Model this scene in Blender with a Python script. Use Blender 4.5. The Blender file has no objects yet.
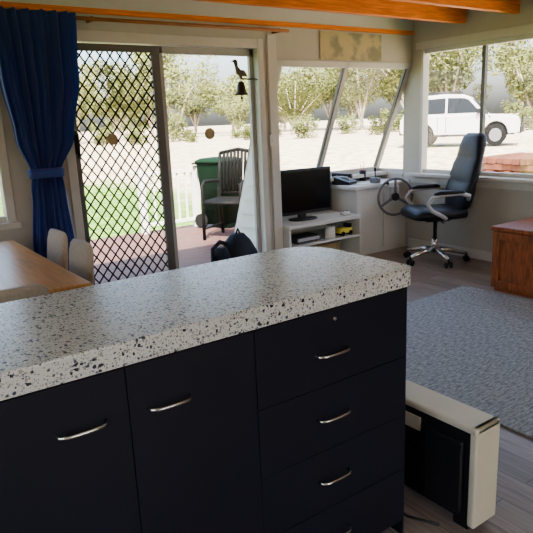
import bpy, bmesh, math, random
from mathutils import Vector, Matrix
random.seed(7)
S = bpy.context.scene
COL = S.collection

# ---------------------------------------------------------------- materials
def new_mat(name):
    m = bpy.data.materials.new(name); m.use_nodes = True
    nt = m.node_tree; b = nt.nodes['Principled BSDF']
    return m, nt, b
def mat(name, col, rough=0.6, metal=0.0, var=0.12, scale=12.0, bump=0.0, spec=0.5, stretch=None, coat=0.0):
    m, nt, b = new_mat(name)
    tc = nt.nodes.new('ShaderNodeTexCoord'); mp = nt.nodes.new('ShaderNodeMapping')
    nt.links.new(tc.outputs['Object'], mp.inputs['Vector'])
    if stretch: mp.inputs['Scale'].default_value = stretch
    n = nt.nodes.new('ShaderNodeTexNoise'); n.inputs['Scale'].default_value = scale; n.inputs['Detail'].default_value = 4
    nt.links.new(mp.outputs['Vector'], n.inputs['Vector'])
    r = nt.nodes.new('ShaderNodeValToRGB')
    r.color_ramp.elements[0].position = 0.3; r.color_ramp.elements[1].position = 0.7
    r.color_ramp.elements[0].color = (*[c*(1-var) for c in col], 1)
    r.color_ramp.elements[1].color = (*[min(1, c*(1+var)) for c in col], 1)
    nt.links.new(n.outputs['Fac'], r.inputs['Fac']); nt.links.new(r.outputs['Color'], b.inputs['Base Color'])
    b.inputs['Roughness'].default_value = rough; b.inputs['Metallic'].default_value = metal
    b.inputs['Specular IOR Level'].default_value = spec; b.inputs['Coat Weight'].default_value = coat
    if bump:
        bp = nt.nodes.new('ShaderNodeBump'); bp.inputs['Strength'].default_value = bump; bp.inputs['Distance'].default_value = 0.01
        nt.links.new(n.outputs['Fac'], bp.inputs['Height']); nt.links.new(bp.outputs['Normal'], b.inputs['Normal'])
    return m

M_wall = mat('wall_paint', (0.47,0.445,0.38), 0.7, var=0.03, spec=0.3)
M_ceil = mat('ceiling_paint', (0.52,0.50,0.44), 0.8, var=0.02, spec=0.3)
M_trim = mat('white_trim', (0.60,0.58,0.53), 0.5, var=0.03, spec=0.3)
M_white = mat('white_laminate', (0.66,0.65,0.61), 0.4, var=0.03)
M_alu = mat('door_aluminium', (0.11,0.105,0.10), 0.5, 0.2, var=0.05)
M_alul = mat('window_aluminium', (0.42,0.41,0.39), 0.5, 0.0, var=0.05)
M_beam = mat('beam_timber', (0.78,0.20,0.003), 0.55, var=0.22, scale=6, stretch=(1,14,14), spec=0.15)
M_rodw = mat('rail_timber', (0.28,0.10,0.015), 0.5, var=0.3, scale=6, stretch=(1,14,14), spec=0.2)
M_oak = mat('table_oak', (0.62,0.31,0.09), 0.32, var=0.2, scale=5, stretch=(14,1,14), spec=0.4)
M_chest = mat('chest_redwood', (0.26,0.07,0.017), 0.45, var=0.45, scale=5, stretch=(10,10,2), spec=0.3)
M_navy = mat('cabinet_navy', (0.0045,0.0055,0.014), 0.5, var=0.15, scale=4, spec=0.25)
M_navy2 = mat('cabinet_carcass', (0.003,0.0035,0.006), 0.7, var=0.1, spec=0.2)
M_chrome = mat('brushed_chrome', (0.78,0.78,0.79), 0.22, 1.0, var=0.04)
M_black = mat('black_plastic', (0.008,0.008,0.010), 0.4, var=0.1, spec=0.3)
M_leather = mat('black_leather', (0.006,0.006,0.010), 0.45, var=0.2, scale=30, bump=0.15, spec=0.25)
M_grey = mat('grey_plastic', (0.42,0.42,0.43), 0.4, var=0.05)
M_dgrey = mat('dark_grey_plastic', (0.12,0.12,0.13), 0.35, var=0.05)
M_screen = mat('tv_glass', (0.005,0.005,0.006), 0.15, var=0.05, spec=0.4)
M_beige = mat('beige_fabric', (0.50,0.42,0.32), 0.85, var=0.1, scale=80, bump=0.2)
M_cream = mat('cream_enamel', (0.68,0.62,0.47), 0.4, var=0.04)
M_blackmetal = mat('black_metal', (0.004,0.004,0.004), 0.6, 0.0, var=0.1, spec=0.08)
M_bag = mat('backpack_nylon', (0.008,0.010,0.018), 0.7, var=0.3, scale=40, bump=0.3, spec=0.2)
M_bin = mat('bin_green', (0.003,0.012,0.006), 0.7, var=0.1, spec=0.05)
M_brass = mat('aged_bronze', (0.05,0.035,0.02), 0.5, 0.5, var=0.2, scale=30)
M_discw = mat('disc_wood', (0.38,0.27,0.13), 0.6, var=0.25, scale=30)
M_yel = mat('yellow_plastic', (0.75,0.62,0.06), 0.5)
M_paper = mat('paper', (0.75,0.75,0.72), 0.8, var=0.03)
M_sheer = mat('sheer_cloth', (0.70,0.71,0.76), 0.9, var=0.05)
M_carw = mat('car_white', (0.50,0.50,0.49), 0.4, var=0.02, coat=0.15)
M_carg = mat('car_glass', (0.008,0.010,0.012), 0.15, var=0.05, spec=0.25)
M_tyre = mat('tyre_rubber', (0.006,0.006,0.006), 0.8, spec=0.1)
M_bark = mat('gum_bark', (0.30,0.25,0.19), 0.9, var=0.3, scale=3)
M_leaf = mat('gum_leaves', (0.135,0.150,0.050), 0.8, var=0.4, scale=0.6, spec=0.05)
M_leaf2 = mat('shrub_leaves', (0.10,0.115,0.035), 0.8, var=0.4, scale=0.6, spec=0.05)
M_deck = mat('deck_timber', (0.10,0.052,0.042), 0.6, var=0.25, scale=3, stretch=(1,10,10), spec=0.2)
M_clad = mat('cladding_white', (0.72,0.71,0.66), 0.6, var=0.03)
M_tim = mat('stack_timber', (0.12,0.045,0.028), 0.8, var=0.35, scale=4, spec=0.1)
M_red = mat('red_enamel', (0.6,0.05,0.03), 0.4)

# curtain - translucent cloth
m, nt, b = new_mat('curtain_blue'); M_curt = m
tc = nt.nodes.new('ShaderNodeTexCoord'); n = nt.nodes.new('ShaderNodeTexNoise'); n.inputs['Scale'].default_value = 60
r = nt.nodes.new('ShaderNodeValToRGB'); r.color_ramp.elements[0].color = (0.014,0.038,0.20,1); r.color_ramp.elements[1].color = (0.03,0.07,0.35,1)
nt.links.new(tc.outputs['Object'], n.inputs['Vector']); nt.links.new(n.outputs['Fac'], r.inputs['Fac']); nt.links.new(r.outputs['Color'], b.inputs['Base Color'])
b.inputs['Roughness'].default_value = 0.75; b.inputs['Sheen Weight'].default_value = 0.15
tr = nt.nodes.new('ShaderNodeBsdfTranslucent'); tr.inputs['Color'].default_value = (0.015,0.05,0.32,1)
mx = nt.nodes.new('ShaderNodeMixShader'); mx.inputs[0].default_value = 0.15
nt.links.new(b.outputs[0], mx.inputs[1]); nt.links.new(tr.outputs[0], mx.inputs[2]); nt.links.new(mx.outputs[0], nt.nodes['Material Output'].inputs['Surface'])

# glass
m, nt, b = new_mat('window_glass'); M_glass = m
nt.nodes.remove(b)
t = nt.nodes.new('ShaderNodeBsdfTransparent'); g = nt.nodes.new('ShaderNodeBsdfGlossy'); g.inputs['Roughness'].default_value = 0.02
n = nt.nodes.new('ShaderNodeTexNoise'); n.inputs['Scale'].default_value = 3
mr = nt.nodes.new('ShaderNodeMapRange'); mr.inputs['To Min'].default_value = 0.03; mr.inputs['To Max'].default_value = 0.06
mx = nt.nodes.new('ShaderNodeMixShader')
nt.links.new(n.outputs['Fac'], mr.inputs['Value']); nt.links.new(mr.outputs[0], mx.inputs[0])
nt.links.new(t.outputs[0], mx.inputs[1]); nt.links.new(g.outputs[0], mx.inputs[2]); nt.links.new(mx.outputs[0], nt.nodes['Material Output'].inputs['Surface'])

# terrazzo
m, nt, b = new_mat('terrazzo'); M_terr = m
tc = nt.nodes.new('ShaderNodeTexCoord')
warp = nt.nodes.new('ShaderNodeTexNoise'); warp.inputs['Scale'].default_value = 90; warp.inputs['Detail'].default_value = 2
nt.links.new(tc.outputs['Object'], warp.inputs['Vector'])
va = nt.nodes.new('ShaderNodeVectorMath'); va.operation = 'SCALE'; va.inputs['Scale'].default_value = 0.010
nt.links.new(warp.outputs['Color'], va.inputs[0])
vb = nt.nodes.new('ShaderNodeVectorMath'); vb.operation = 'ADD'
nt.links.new(tc.outputs['Object'], vb.inputs[0]); nt.links.new(va.outputs[0], vb.inputs[1])
base = nt.nodes.new('ShaderNodeRGB'); base.outputs[0].default_value = (0.76,0.765,0.75,1)
prev = base.outputs[0]
for sc, thr, dens, cols in ((250, 0.42, 0.48, [(0.42,0.41,0.39),(0.20,0.21,0.25),(0.48,0.44,0.38),(0.14,0.16,0.20)]),
                            (135, 0.40, 0.42, [(0.06,0.075,0.115),(0.28,0.26,0.24),(0.11,0.14,0.21),(0.36,0.34,0.31)]),
                            (80, 0.35, 0.34, [(0.015,0.02,0.035),(0.04,0.06,0.12),(0.13,0.12,0.12),(0.02,0.025,0.035)])):
    v = nt.nodes.new('ShaderNodeTexVoronoi'); v.inputs['Scale'].default_value = sc
    nt.links.new(vb.outputs[0], v.inputs['Vector'])
    lt = nt.nodes.new('ShaderNodeMath'); lt.operation = 'LESS_THAN'; lt.inputs[1].default_value = thr
    nt.links.new(v.outputs['Distance'], lt.inputs[0])
    sp = nt.nodes.new('ShaderNodeSeparateColor'); nt.links.new(v.outputs['Color'], sp.inputs[0])
    l2 = nt.nodes.new('ShaderNodeMath'); l2.operation = 'LESS_THAN'; l2.inputs[1].default_value = dens
    nt.links.new(sp.outputs[0], l2.inputs[0])
    ml = nt.nodes.new('ShaderNodeMath'); ml.operation = 'MULTIPLY'
    nt.links.new(lt.outputs[0], ml.inputs[0]); nt.links.new(l2.outputs[0], ml.inputs[1])
    cr = nt.nodes.new('ShaderNodeValToRGB'); cr.color_ramp.interpolation = 'CONSTANT'
    cr.color_ramp.elements[0].color = (*cols[0],1); cr.color_ramp.elements[1].position = 0.75; cr.color_ramp.elements[1].color = (*cols[3],1)
    e = cr.color_ramp.elements.new(0.3); e.color = (*cols[1],1)
    e = cr.color_ramp.elements.new(0.52); e.color = (*cols[2],1)
    nt.links.new(sp.outputs[1], cr.inputs['Fac'])
    mix = nt.nodes.new('ShaderNodeMix'); mix.data_type = 'RGBA'
    nt.links.new(ml.outputs[0], mix.inputs[0]); nt.links.new(prev, mix.inputs[6]); nt.links.new(cr.outputs['Color'], mix.inputs[7])
    prev = mix.outputs[2]
nt.links.new(prev, b.inputs['Base Color']); b.inputs['Roughness'].default_value = 0.26

# floor planks
m, nt, b = new_mat('floor_planks'); M_floor = m
tc = nt.nodes.new('ShaderNodeTexCoord'); mp = nt.nodes.new('ShaderNodeMapping'); mp.inputs['Rotation'].default_value = (0,0,math.pi/2)
nt.links.new(tc.outputs['Object'], mp.inputs['Vector'])
bk = nt.nodes.new('ShaderNodeTexBrick'); bk.inputs['Scale'].default_value = 1.0; bk.inputs['Brick Width'].default_value = 1.1; bk.inputs['Row Height'].default_value = 0.15
bk.inputs['Mortar Size'].default_value = 0.002; bk.inputs['Color1'].default_value = (0.175,0.13,0.105,1); bk.inputs['Color2'].default_value = (0.29,0.23,0.195,1); bk.inputs['Mortar'].default_value = (0.07,0.055,0.045,1)
nt.links.new(mp.outputs[0], bk.inputs['Vector'])
mp2 = nt.nodes.new('ShaderNodeMapping'); mp2.inputs['Scale'].default_value = (30,2,1); nt.links.new(tc.outputs['Object'], mp2.inputs['Vector'])
n = nt.nodes.new('ShaderNodeTexNoise'); n.inputs['Scale'].default_value = 2; n.inputs['Detail'].default_value = 6; nt.links.new(mp2.outputs[0], n.inputs['Vector'])
r = nt.nodes.new('ShaderNodeValToRGB'); r.color_ramp.elements[0].position=0.3; r.color_ramp.elements[0].color = (0.6,0.6,0.6,1); r.color_ramp.elements[1].position=0.7; r.color_ramp.elements[1].color=(1.2,1.2,1.2,1)
nt.links.new(n.outputs['Fac'], r.inputs['Fac'])
mix = nt.nodes.new('ShaderNodeMix'); mix.data_type='RGBA'; mix.blend_type='MULTIPLY'; mix.inputs[0].default_value=1
nt.links.new(bk.outputs['Color'], mix.inputs[6]); nt.links.new(r.outputs['Color'], mix.inputs[7]); nt.links.new(mix.outputs[2], b.inputs['Base Color'])
b.inputs['Roughness'].default_value = 0.38

# rug
m, nt, b = new_mat('rug_weave'); M_rug = m
tc = nt.nodes.new('ShaderNodeTexCoord'); mp = nt.nodes.new('ShaderNodeMapping'); mp.inputs['Scale'].default_value = (18,60,1)
nt.links.new(tc.outputs['Object'], mp.inputs['Vector'])
n = nt.nodes.new('ShaderNodeTexNoise'); n.inputs['Scale'].default_value = 1.4; n.inputs['Detail'].default_value = 5; n.inputs['Roughness'].default_value=0.7
nt.links.new(mp.outputs[0], n.inputs['Vector'])
r = nt.nodes.new('ShaderNodeValToRGB'); r.color_ramp.elements[0].position=0.35; r.color_ramp.elements[0].color=(0.13,0.15,0.17,1); r.color_ramp.elements[1].position=0.65; r.color_ramp.elements[1].color=(0.50,0.53,0.55,1)
nt.links.new(n.outputs['Fac'], r.inputs['Fac']); nt.links.new(r.outputs['Color'], b.inputs['Base Color']); b.inputs['Roughness'].default_value=0.95
bp = nt.nodes.new('ShaderNodeBump'); bp.inputs['Strength'].default_value=0.5; bp.inputs['Distance'].default_value=0.01
nt.links.new(n.outputs['Fac'], bp.inputs['Height']); nt.links.new(bp.outputs['Normal'], b.inputs['Normal'])

# map poster
m, nt, b = new_mat('map_print'); M_map = m
n = nt.nodes.new('ShaderNodeTexNoise'); n.inputs['Scale'].default_value = 9; n.inputs['Detail'].default_value = 8
tc = nt.nodes.new('ShaderNodeTexCoord'); nt.links.new(tc.outputs['Object'], n.inputs['Vector'])
r = nt.nodes.new('ShaderNodeValToRGB'); r.color_ramp.elements[0].position=0.4; r.color_ramp.elements[0].color=(0.20,0.19,0.10,1); r.color_ramp.elements[1].position=0.55; r.color_ramp.elements[1].color=(0.47,0.38,0.18,1)
e = r.color_ramp.elements.new(0.47); e.color=(0.32,0.28,0.17,1)
nt.links.new(n.outputs['Fac'], r.inputs['Fac']); nt.links.new(r.outputs['Color'], b.inputs['Base Color']); b.inputs['Roughness'].default_value=0.7

# ground
m, nt, b = new_mat('ground_soil_grass'); M_ground = m
geo = nt.nodes.new('ShaderNodeNewGeometry'); sx = nt.nodes.new('ShaderNodeSeparateXYZ'); nt.links.new(geo.outputs['Position'], sx.inputs[0])
n = nt.nodes.new('ShaderNodeTexNoise'); n.inputs['Scale'].default_value = 0.5; n.inputs['Detail'].default_value = 5; nt.links.new(geo.outputs['Position'], n.inputs['Vector'])
def ss(sock, a, c):
    q = nt.nodes.new('ShaderNodeMapRange'); q.interpolation_type='SMOOTHSTEP'; q.inputs['From Min'].default_value=a; q.inputs['From Max'].default_value=c
    nt.links.new(sock, q.inputs['Value']); return q.outputs[0]
nm = nt.nodes.new('ShaderNodeMath'); nm.operation='MULTIPLY_ADD'; nm.inputs[1].default_value=5; nt.links.new(n.outputs['Fac'], nm.inputs[0]); nt.links.new(sx.outputs[1], nm.inputs[2])
y1 = ss(nm.outputs[0], 20.5, 18.0); 
nx = nt.nodes.new('ShaderNodeMath'); nx.operation='MULTIPLY_ADD'; nx.inputs[1].default_value=3; nt.links.new(n.outputs['Fac'], nx.inputs[0]); nt.links.new(sx.outputs[0], nx.inputs[2])
x1 = ss(nx.outputs[0], 9.5, 7.5)
mm = nt.nodes.new('ShaderNodeMath'); mm.operation='MULTIPLY'; nt.links.new(y1, mm.inputs[0]); nt.links.new(x1, mm.inputs[1])
n2 = nt.nodes.new('ShaderNodeTexNoise'); n2.inputs['Scale'].default_value = 3; n2.inputs['Detail'].default_value=6; nt.links.new(geo.outputs['Position'], n2.inputs['Vector'])
rg = nt.nodes.new('ShaderNodeValToRGB'); rg.color_ramp.elements[0].position=0.35; rg.color_ramp.elements[1].position=0.65; rg.color_ramp.elements[0].color=(0.035,0.10,0.003,1); rg.color_ramp.elements[1].color=(0.13,0.24,0.02,1); nt.links.new(n2.outputs['Fac'], rg.inputs['Fac'])
rs = nt.nodes.new('ShaderNodeValToRGB'); rs.color_ramp.elements[0].position=0.35; rs.color_ramp.elements[1].position=0.65; rs.color_ramp.elements[0].color=(0.27,0.215,0.13,1); rs.color_ramp.elements[1].color=(0.56,0.47,0.33,1); nt.links.new(n2.outputs['Fac'], rs.inputs['Fac'])
mix = nt.nodes.new('ShaderNodeMix'); mix.data_type='RGBA'; nt.links.new(mm.outputs[0], mix.inputs[0]); nt.links.new(rs.outputs[0], mix.inputs[6]); nt.links.new(rg.outputs[0], mix.inputs[7])
nt.links.new(mix.outputs[2], b.inputs['Base Color']); b.inputs['Roughness'].default_value=0.95

# ---------------------------------------------------------------- helpers
def link(o, parent=None):
    COL.objects.link(o)
    if parent: o.parent = parent
    return o
def empty(name, loc=(0,0,0), rz=0.0):
    e = bpy.data.objects.new(name, None); e.empty_display_size = 0.1
    e.location = loc; e.rotation_euler = (0,0,rz); COL.objects.link(e); return e
def finish(name, bm, mats, parent=None, smooth=False, bevel=0, seg=3, sub=0):
    me = bpy.data.meshes.new(name); bmesh.ops.recalc_face_normals(bm, faces=bm.faces); bm.to_mesh(me); bm.free()
    if not isinstance(mats, (list,tuple)): mats = [mats]
    for q in mats: me.materials.append(q)
    o = bpy.data.objects.new(name, me); link(o, parent)
    if smooth:
        for p in me.polygons: p.use_smooth = True
    if bevel:
        md = o.modifiers.new('bevel','BEVEL'); md.width = bevel; md.segments = seg; md.limit_method='ANGLE'; md.angle_limit=math.radians(40)
    if sub:
        md = o.modifiers.new('sub','SUBSURF'); md.levels = sub; md.render_levels = sub
    return o
def add_box(bm, b, mi=0):
    x0,x1,y0,y1,z0,z1 = b
    vs = [bm.verts.new(p) for p in ((x0,y0,z0),(x1,y0,z0),(x1,y1,z0),(x0,y1,z0),(x0,y0,z1),(x1,y0,z1),(x1,y1,z1),(x0,y1,z1))]
    for f in ((0,3,2,1),(4,5,6,7),(0,1,5,4),(1,2,6,5),(2,3,7,6),(3,0,4,7)):
        fc = bm.faces.new([vs[i] for i in f]); fc.material_index = mi
def boxes(name, lst, mats, parent=None, bevel=0, seg=2):
    bm = bmesh.new()
    for b in lst:
        add_box(bm, b[:6], b[6] if len(b) > 6 else 0)
    return finish(name, bm, mats, parent, bevel=bevel, seg=seg)
def rbox(name, c, s, mt, parent=None, bevel=0.01, seg=4, rot=None):
    bm = bmesh.new(); add_box(bm, (-s[0]/2,s[0]/2,-s[1]/2,s[1]/2,-s[2]/2,s[2]/2))
    o = finish(name, bm, mt, parent, smooth=bevel>0.004, bevel=bevel, seg=seg); o.location = c
    if rot: o.rotation_euler = rot
    return o
def add_tube(bm, pts, r, n=10, cyc=False, mi=0):
    pts = [Vector(p) for p in pts]; N = len(pts); rings = []
    rr = r if isinstance(r,(list,tuple)) else [r]*N
    up = None
    for i,p in enumerate(pts):
        if cyc: t = (pts[(i+1)%N]-pts[i-1])
        else: t = pts[min(i+1,N-1)]-pts[max(i-1,0)]
        t.normalize()
        if up is None:
            up = Vector((0,0,1)) if abs(t.z) < 0.9 else Vector((1,0,0))
        a = (up - t*up.dot(t)).normalized(); up = a; c = t.cross(a)
        rings.append([bm.verts.new(p + (a*math.cos(2*math.pi*k/n)+c*math.sin(2*math.pi*k/n))*rr[i]) for k in range(n)])
    M = N if cyc else N-1
    for i in range(M):
        A = rings[i]; B = rings[(i+1)%N]
        for k in range(n):
            f = bm.faces.new((A[k],A[(k+1)%n],B[(k+1)%n],B[k])); f.smooth = True; f.material_index = mi
    if not cyc:
        for R in (rings[0], rings[-1]):
            f = bm.faces.new(R); f.material_index = mi
def tubes(name, lst, mats, parent=None, n=10):
    bm = bmesh.new()
    for t in lst:
        add_tube(bm, t[0], t[1], n, t[2] if len(t)>2 else False, t[3] if len(t)>3 else 0)
    return finish(name, bm, mats, parent)
def cyl(name, p1, p2, r, mt, parent=None, n=24, r2=None):
    return tubes(name, [([p1,p2],[r, r if r2 is None else r2])], mt, parent, n)
def arc(c, r, a0, a1, n, ax='xz'):
    out = []
    for i in range(n+1):
        a = a0+(a1-a0)*i/n; q=[r*math.cos(a), r*math.sin(a)]
        if ax=='xz': out.append((c[0]+q[0], c[1], c[2]+q[1]))
        elif ax=='xy': out.append((c[0]+q[0], c[1]+q[1], c[2]))
        else: out.append((c[0], c[1]+q[0], c[2]+q[1]))
    return out
def lathe(name, prof, mt, parent=None, n=28, loc=(0,0,0)):
    bm = bmesh.new(); rings=[]
    for r,z in prof:
        rings.append([bm.verts.new((r*math.cos(2*math.pi*k/n), r*math.sin(2*math.pi*k/n), z)) for k in range(n)])
    for A,B in zip(rings, rings[1:]):
        for k in range(n):
            f=bm.faces.new((A[k],A[(k+1)%n],B[(k+1)%n],B[k])); f.smooth=True
    bm.faces.new(rings[0]); bm.faces.new(rings[-1])
    o = finish(name, bm, mt, parent); o.location = loc; return o
def loft(name, secs, mt, parent=None, axis='z', n=24, e=0.6, sub=0):
    bm = bmesh.new(); rings=[]
    for pos,cu,cv,hu,hv in secs:
        R=[]
        for k in range(n):
            a=2*math.pi*k/n; ca,sa=math.cos(a),math.sin(a)
            u=cu+hu*math.copysign(abs(ca)**e,ca); v=cv+hv*math.copysign(abs(sa)**e,sa)
            R.append(bm.verts.new((u,v,pos) if axis=='z' else ((pos,u,v) if axis=='x' else (u,pos,v))))
        rings.append(R)
    for A,B in zip(rings,rings[1:]):
        for k in range(n):
            f=bm.faces.new((A[k],A[(k+1)%n],B[(k+1)%n],B[k])); f.smooth=True
    bm.faces.new(rings[0]); bm.faces.new(rings[-1])
    return finish(name, bm, mt, parent, smooth=True, sub=sub)
def prism(name, poly, a0, a1, mt, parent=None, axis='x', bevel=0, smooth=False):
    bm = bmesh.new()
    def P(a,p):
        if axis=='x': return (a,p[0],p[1])
        if axis=='y': return (p[0],a,p[1])
        return (p[0],p[1],a)
    A=[bm.verts.new(P(a0,p)) for p in poly]; B=[bm.verts.new(P(a1,p)) for p in poly]
    bm.faces.new(A); bm.faces.new(B)
    n=len(poly)
    for i in range(n): bm.faces.new((A[i],A[(i+1)%n],B[(i+1)%n],B[i]))
    return finish(name, bm, mt, parent, bevel=bevel)

# ---------------------------------------------------------------- room constants
YW, XR, ZC = 4.31, 4.95, 2.34
XL, YB = -1.8, -3.0
DX0, DX1, DM = 1.40, 3.03, 2.10      # door opening and meeting stile
BX0, BX1 = 3.20, XR                   # bay
WT = 1.90                             # bay window top
def slant(z): return YW + (WT - z)*0.425   # bay face

boxes('floor', [(XL,XR+0.1,YB,YW+0.1,-0.08,0),(BX0,XR+0.06,YW+0.1,slant(0)+0.04,-0.08,0)], M_floor)
boxes('ceiling', [(XL-0.1,XR+0.45,YB-0.1,YW+0.45,ZC,ZC+0.1)], M_ceil)
boxes('wall_back', [(XL,0.15,YW,YW+0.1,0,ZC),(0.15,0.93,YW,YW+0.1,0,0.8),(0.15,0.93,YW,YW+0.1,1.98,ZC),(0.93,DX0,YW,YW+0.1,0,ZC),
    (DX0,DX1,YW,YW+0.1,2.0,ZC),(DX1,BX0,YW,YW+0.1,0,ZC),(BX0,XR,YW,YW+0.1,WT,ZC)], M_wall)
RY0, RY1 = 1.38, 4.18
LY0, LY1 = -0.8, 1.5
FX0, FX1 = 0.0, 2.2
boxes('wall_right', [(XR,XR+0.1,RY1,YW+0.1,0,ZC),(XR,XR+0.1,RY0,RY1,0,0.80),(XR,XR+0.1,RY0,RY1,2.02,ZC),(XR,XR+0.1,YB,RY0,0,ZC)], M_wall)
boxes('wall_left', [(XL-0.1,XL,YB,LY0,0,ZC),(XL-0.1,XL,LY0,LY1,0,0.9),(XL-0.1,XL,LY0,LY1,2.05,ZC),(XL-0.1,XL,LY1,YW+0.1,0,ZC)], M_wall)
boxes('wall_front', [(XL,FX0,YB-0.1,YB,0,ZC),(FX0,FX1,YB-0.1,YB,0,0.9),(FX0,FX1,YB-0.1,YB,2.05,ZC),(FX1,XR,YB-0.1,YB,0,ZC)], M_wall)
# bay shell
bay = empty('wall_bay')
prism('bay_face', [(slant(0),0),(slant(0.78),0.78),(slant(0.78)+0.05,0.78),(slant(0)+0.05,0)], BX0, XR+0.05, M_wall, bay)
prism('bay_side_left', [(YW+0.1,0),(slant(0)+0.05,0),(slant(WT)+0.08,WT),(YW+0.1,WT)], BX0-0.03, BX0+0.03, M_wall, bay)
prism('bay_side_right', [(YW+0.1,0),(slant(0)+0.05,0),(slant(0.78)+0.05,0.78),(YW+0.1,0.78)], XR-0.01, XR+0.05, M_wall, bay)
for i in range(14):
    z0=i*0.135; z1=z0+0.135
    prism('weatherboard_%d'%i, [(BX0-0.03,z0),(BX0-0.064,z0),(BX0-0.036,z1),(BX0-0.03,z1)], YW+0.1, min(slant(z0),slant(z1))+0.05, M_clad, bay, axis='y')
# beams
for i,y in enumerate((3.70,3.16,2.62,1.6,0.6,-0.4,-1.4,-2.4)):
    boxes('ceiling_beam', [(XL,XR,y-0.03,y+0.03,2.195,ZC)], M_beam, bevel=0.004)
boxes('trim_1', [(XL,XR,YW-0.03,YW,2.172,2.207)], M_beam)
boxes('trim_2', [(XL,XR,YW-0.02,YW,2.207,ZC)], M_trim)
cr = empty('curtain_rail')
cyl('rod', (0.3,YW-0.09,2.125),(3.3,YW-0.09,2.125),0.013,M_rodw,cr)
for x in (0.5,1.6,3.2): boxes('bracket', [(x-0.01,x+0.01,YW-0.1,YW,2.11,2.14)], M_rodw, cr)
boxes('trim_3', [(DX0-0.06,DX0+0.006,YW-0.02,YW+0.11,0,2.06),(DX1-0.006,DX1+0.05,YW-0.025,YW+0.11,0,2.06),(DX0+0.006,DX1-0.006,YW-0.02,YW+0.11,1.988,2.06),(DX1+0.10,BX0+0.02,YW-0.02,YW,0,2.1)], M_trim, bevel=0.004)
boxes('baseboard_right', [(XR-0.015,XR,YB,YW-0.0,0,0.09)], M_trim)
boxes('baseboard_back', [(XL,DX0-0.06,YW-0.015,YW,0,0.09)], M_trim)

# ---- windows
def window(name, frames, panes, mt=M_trim):
    w = empty(name)
    boxes('frame', frames, mt, w, bevel=0.003)
    for p in panes: boxes('pane', [p], M_glass, w)
    return w
window('window_1', [(0.15,0.19,YW+0.02,YW+0.07,0.8,1.98),(0.89,0.95,YW-0.02,YW+0.08,0.78,2.0),(0.15,0.93,YW+0.02,YW+0.07,1.94,1.98),(0.15,0.93,YW+0.02,YW+0.07,0.8,0.84),(0.1,0.97,YW-0.05,YW+0.02,0.76,0.80)],
       [(0.19,0.89,YW+0.043,YW+0.047,0.84,1.94)])
fr=[(XR+0.02,XR+0.08,RY0,RY1,0.80,0.84),(XR+0.02,XR+0.08,RY0,RY1,1.98,2.02),(XR-0.01,XR+0.08,RY1-0.03,RY1,0.80,2.02),(XR+0.02,XR+0.08,RY0,RY0+0.04,0.8,2.02)]
fr.append((XR+0.01,XR+0.08,2.75,2.83,0.84,1.98))
w = window('window_2', fr, [(XR+0.045,XR+0.049,RY0+0.02,RY1-0.02,0.83,1.99)])
boxes('slider_stiles', [(XR+0.02,XR+0.06,y-0.018,y+0.018,0.84,1.98) for y in (3.48,2.10)], M_alu, w)
boxes('sill', [(XR-0.10,XR+0.02,RY0-0.03,RY1+0.12,0.775,0.805)], M_trim, w, bevel=0.004)
boxes('apron', [(XR-0.02,XR,RY0,RY1+0.1,0.70,0.775)], M_trim, w)
boxes('head_trim', [(XR-0.02,XR,RY0-0.05,RY1+0.06,2.02,2.09)], M_trim, w)
w = empty('window_3')
def slbar(name, x0,x1, z0,z1, t=0.05, mt=M_trim):
    return prism(name, [(slant(z0)-0.01,z0),(slant(z1)-0.01,z1),(slant(z1)-0.01+t,z1),(slant(z0)-0.01+t,z0)], x0, x1, mt, w)
slbar('frame_left', BX0+0.03,BX0+0.10,0.80,WT); slbar('frame_mid', 4.045,4.09,0.80,WT); slbar('frame_right', XR-0.05,XR+0.0,0.80,WT)
slbar('frame_top', BX0,XR,WT-0.05,WT); slbar('frame_bottom', BX0,XR,0.80,0.85)
slbar('inner_bar', 4.02,4.04,0.85,WT-0.05,0.03,M_alu)
slbar('inner_bar_right', XR-0.075,XR-0.055,0.85,WT-0.05,0.03,M_alu)
bm=bmesh.new(); vs=[bm.verts.new(p) for p in ((BX0+0.05,slant(0.84)+0.02,0.84),(XR-0.03,slant(0.84)+0.02,0.84),(XR-0.03,slant(WT-0.03)+0.02,WT-0.03),(BX0+0.05,slant(WT-0.03)+0.02,WT-0.03))]; bm.faces.new(vs)
finish('pane', bm, M_glass, w)
boxes('sill', [(BX0+0.03,XR-0.01,slant(0.78)-0.16,slant(0.78)+0.06,0.765,0.80)], M_trim, w, bevel=0.003)
prism('end_frame_bottom', [(YW+0.1,0.78),(slant(0.78)+0.05,0.78),(slant(0.83)+0.05,0.83),(YW+0.1,0.83)], XR, XR+0.04, M_trim, w)
bm=bmesh.new(); vs=[bm.verts.new(p) for p in ((XR+0.02,YW+0.1,0.83),(XR+0.02,slant(0.83),0.83),(XR+0.02,YW+0.1,WT-0.25))]; bm.faces.new(vs)
finish('end_pane', bm, M_glass, w)
window('added_fill_window_left', [(XL-0.07,XL-0.02,LY0,LY1,0.9,0.95),(XL-0.07,XL-0.02,LY0,LY1,2.0,2.05),(XL-0.07,XL-0.02,LY0,LY0+0.05,0.9,2.05),(XL-0.07,XL-0.02,LY1-0.05,LY1,0.9,2.05),(XL-0.07,XL-0.02,0.32,0.37,0.9,2.05)],[(XL-0.047,XL-0.043,LY0+0.05,LY1-0.05,0.95,2.0)])  # unseen left window, added and sized to let in fill daylight
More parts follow.
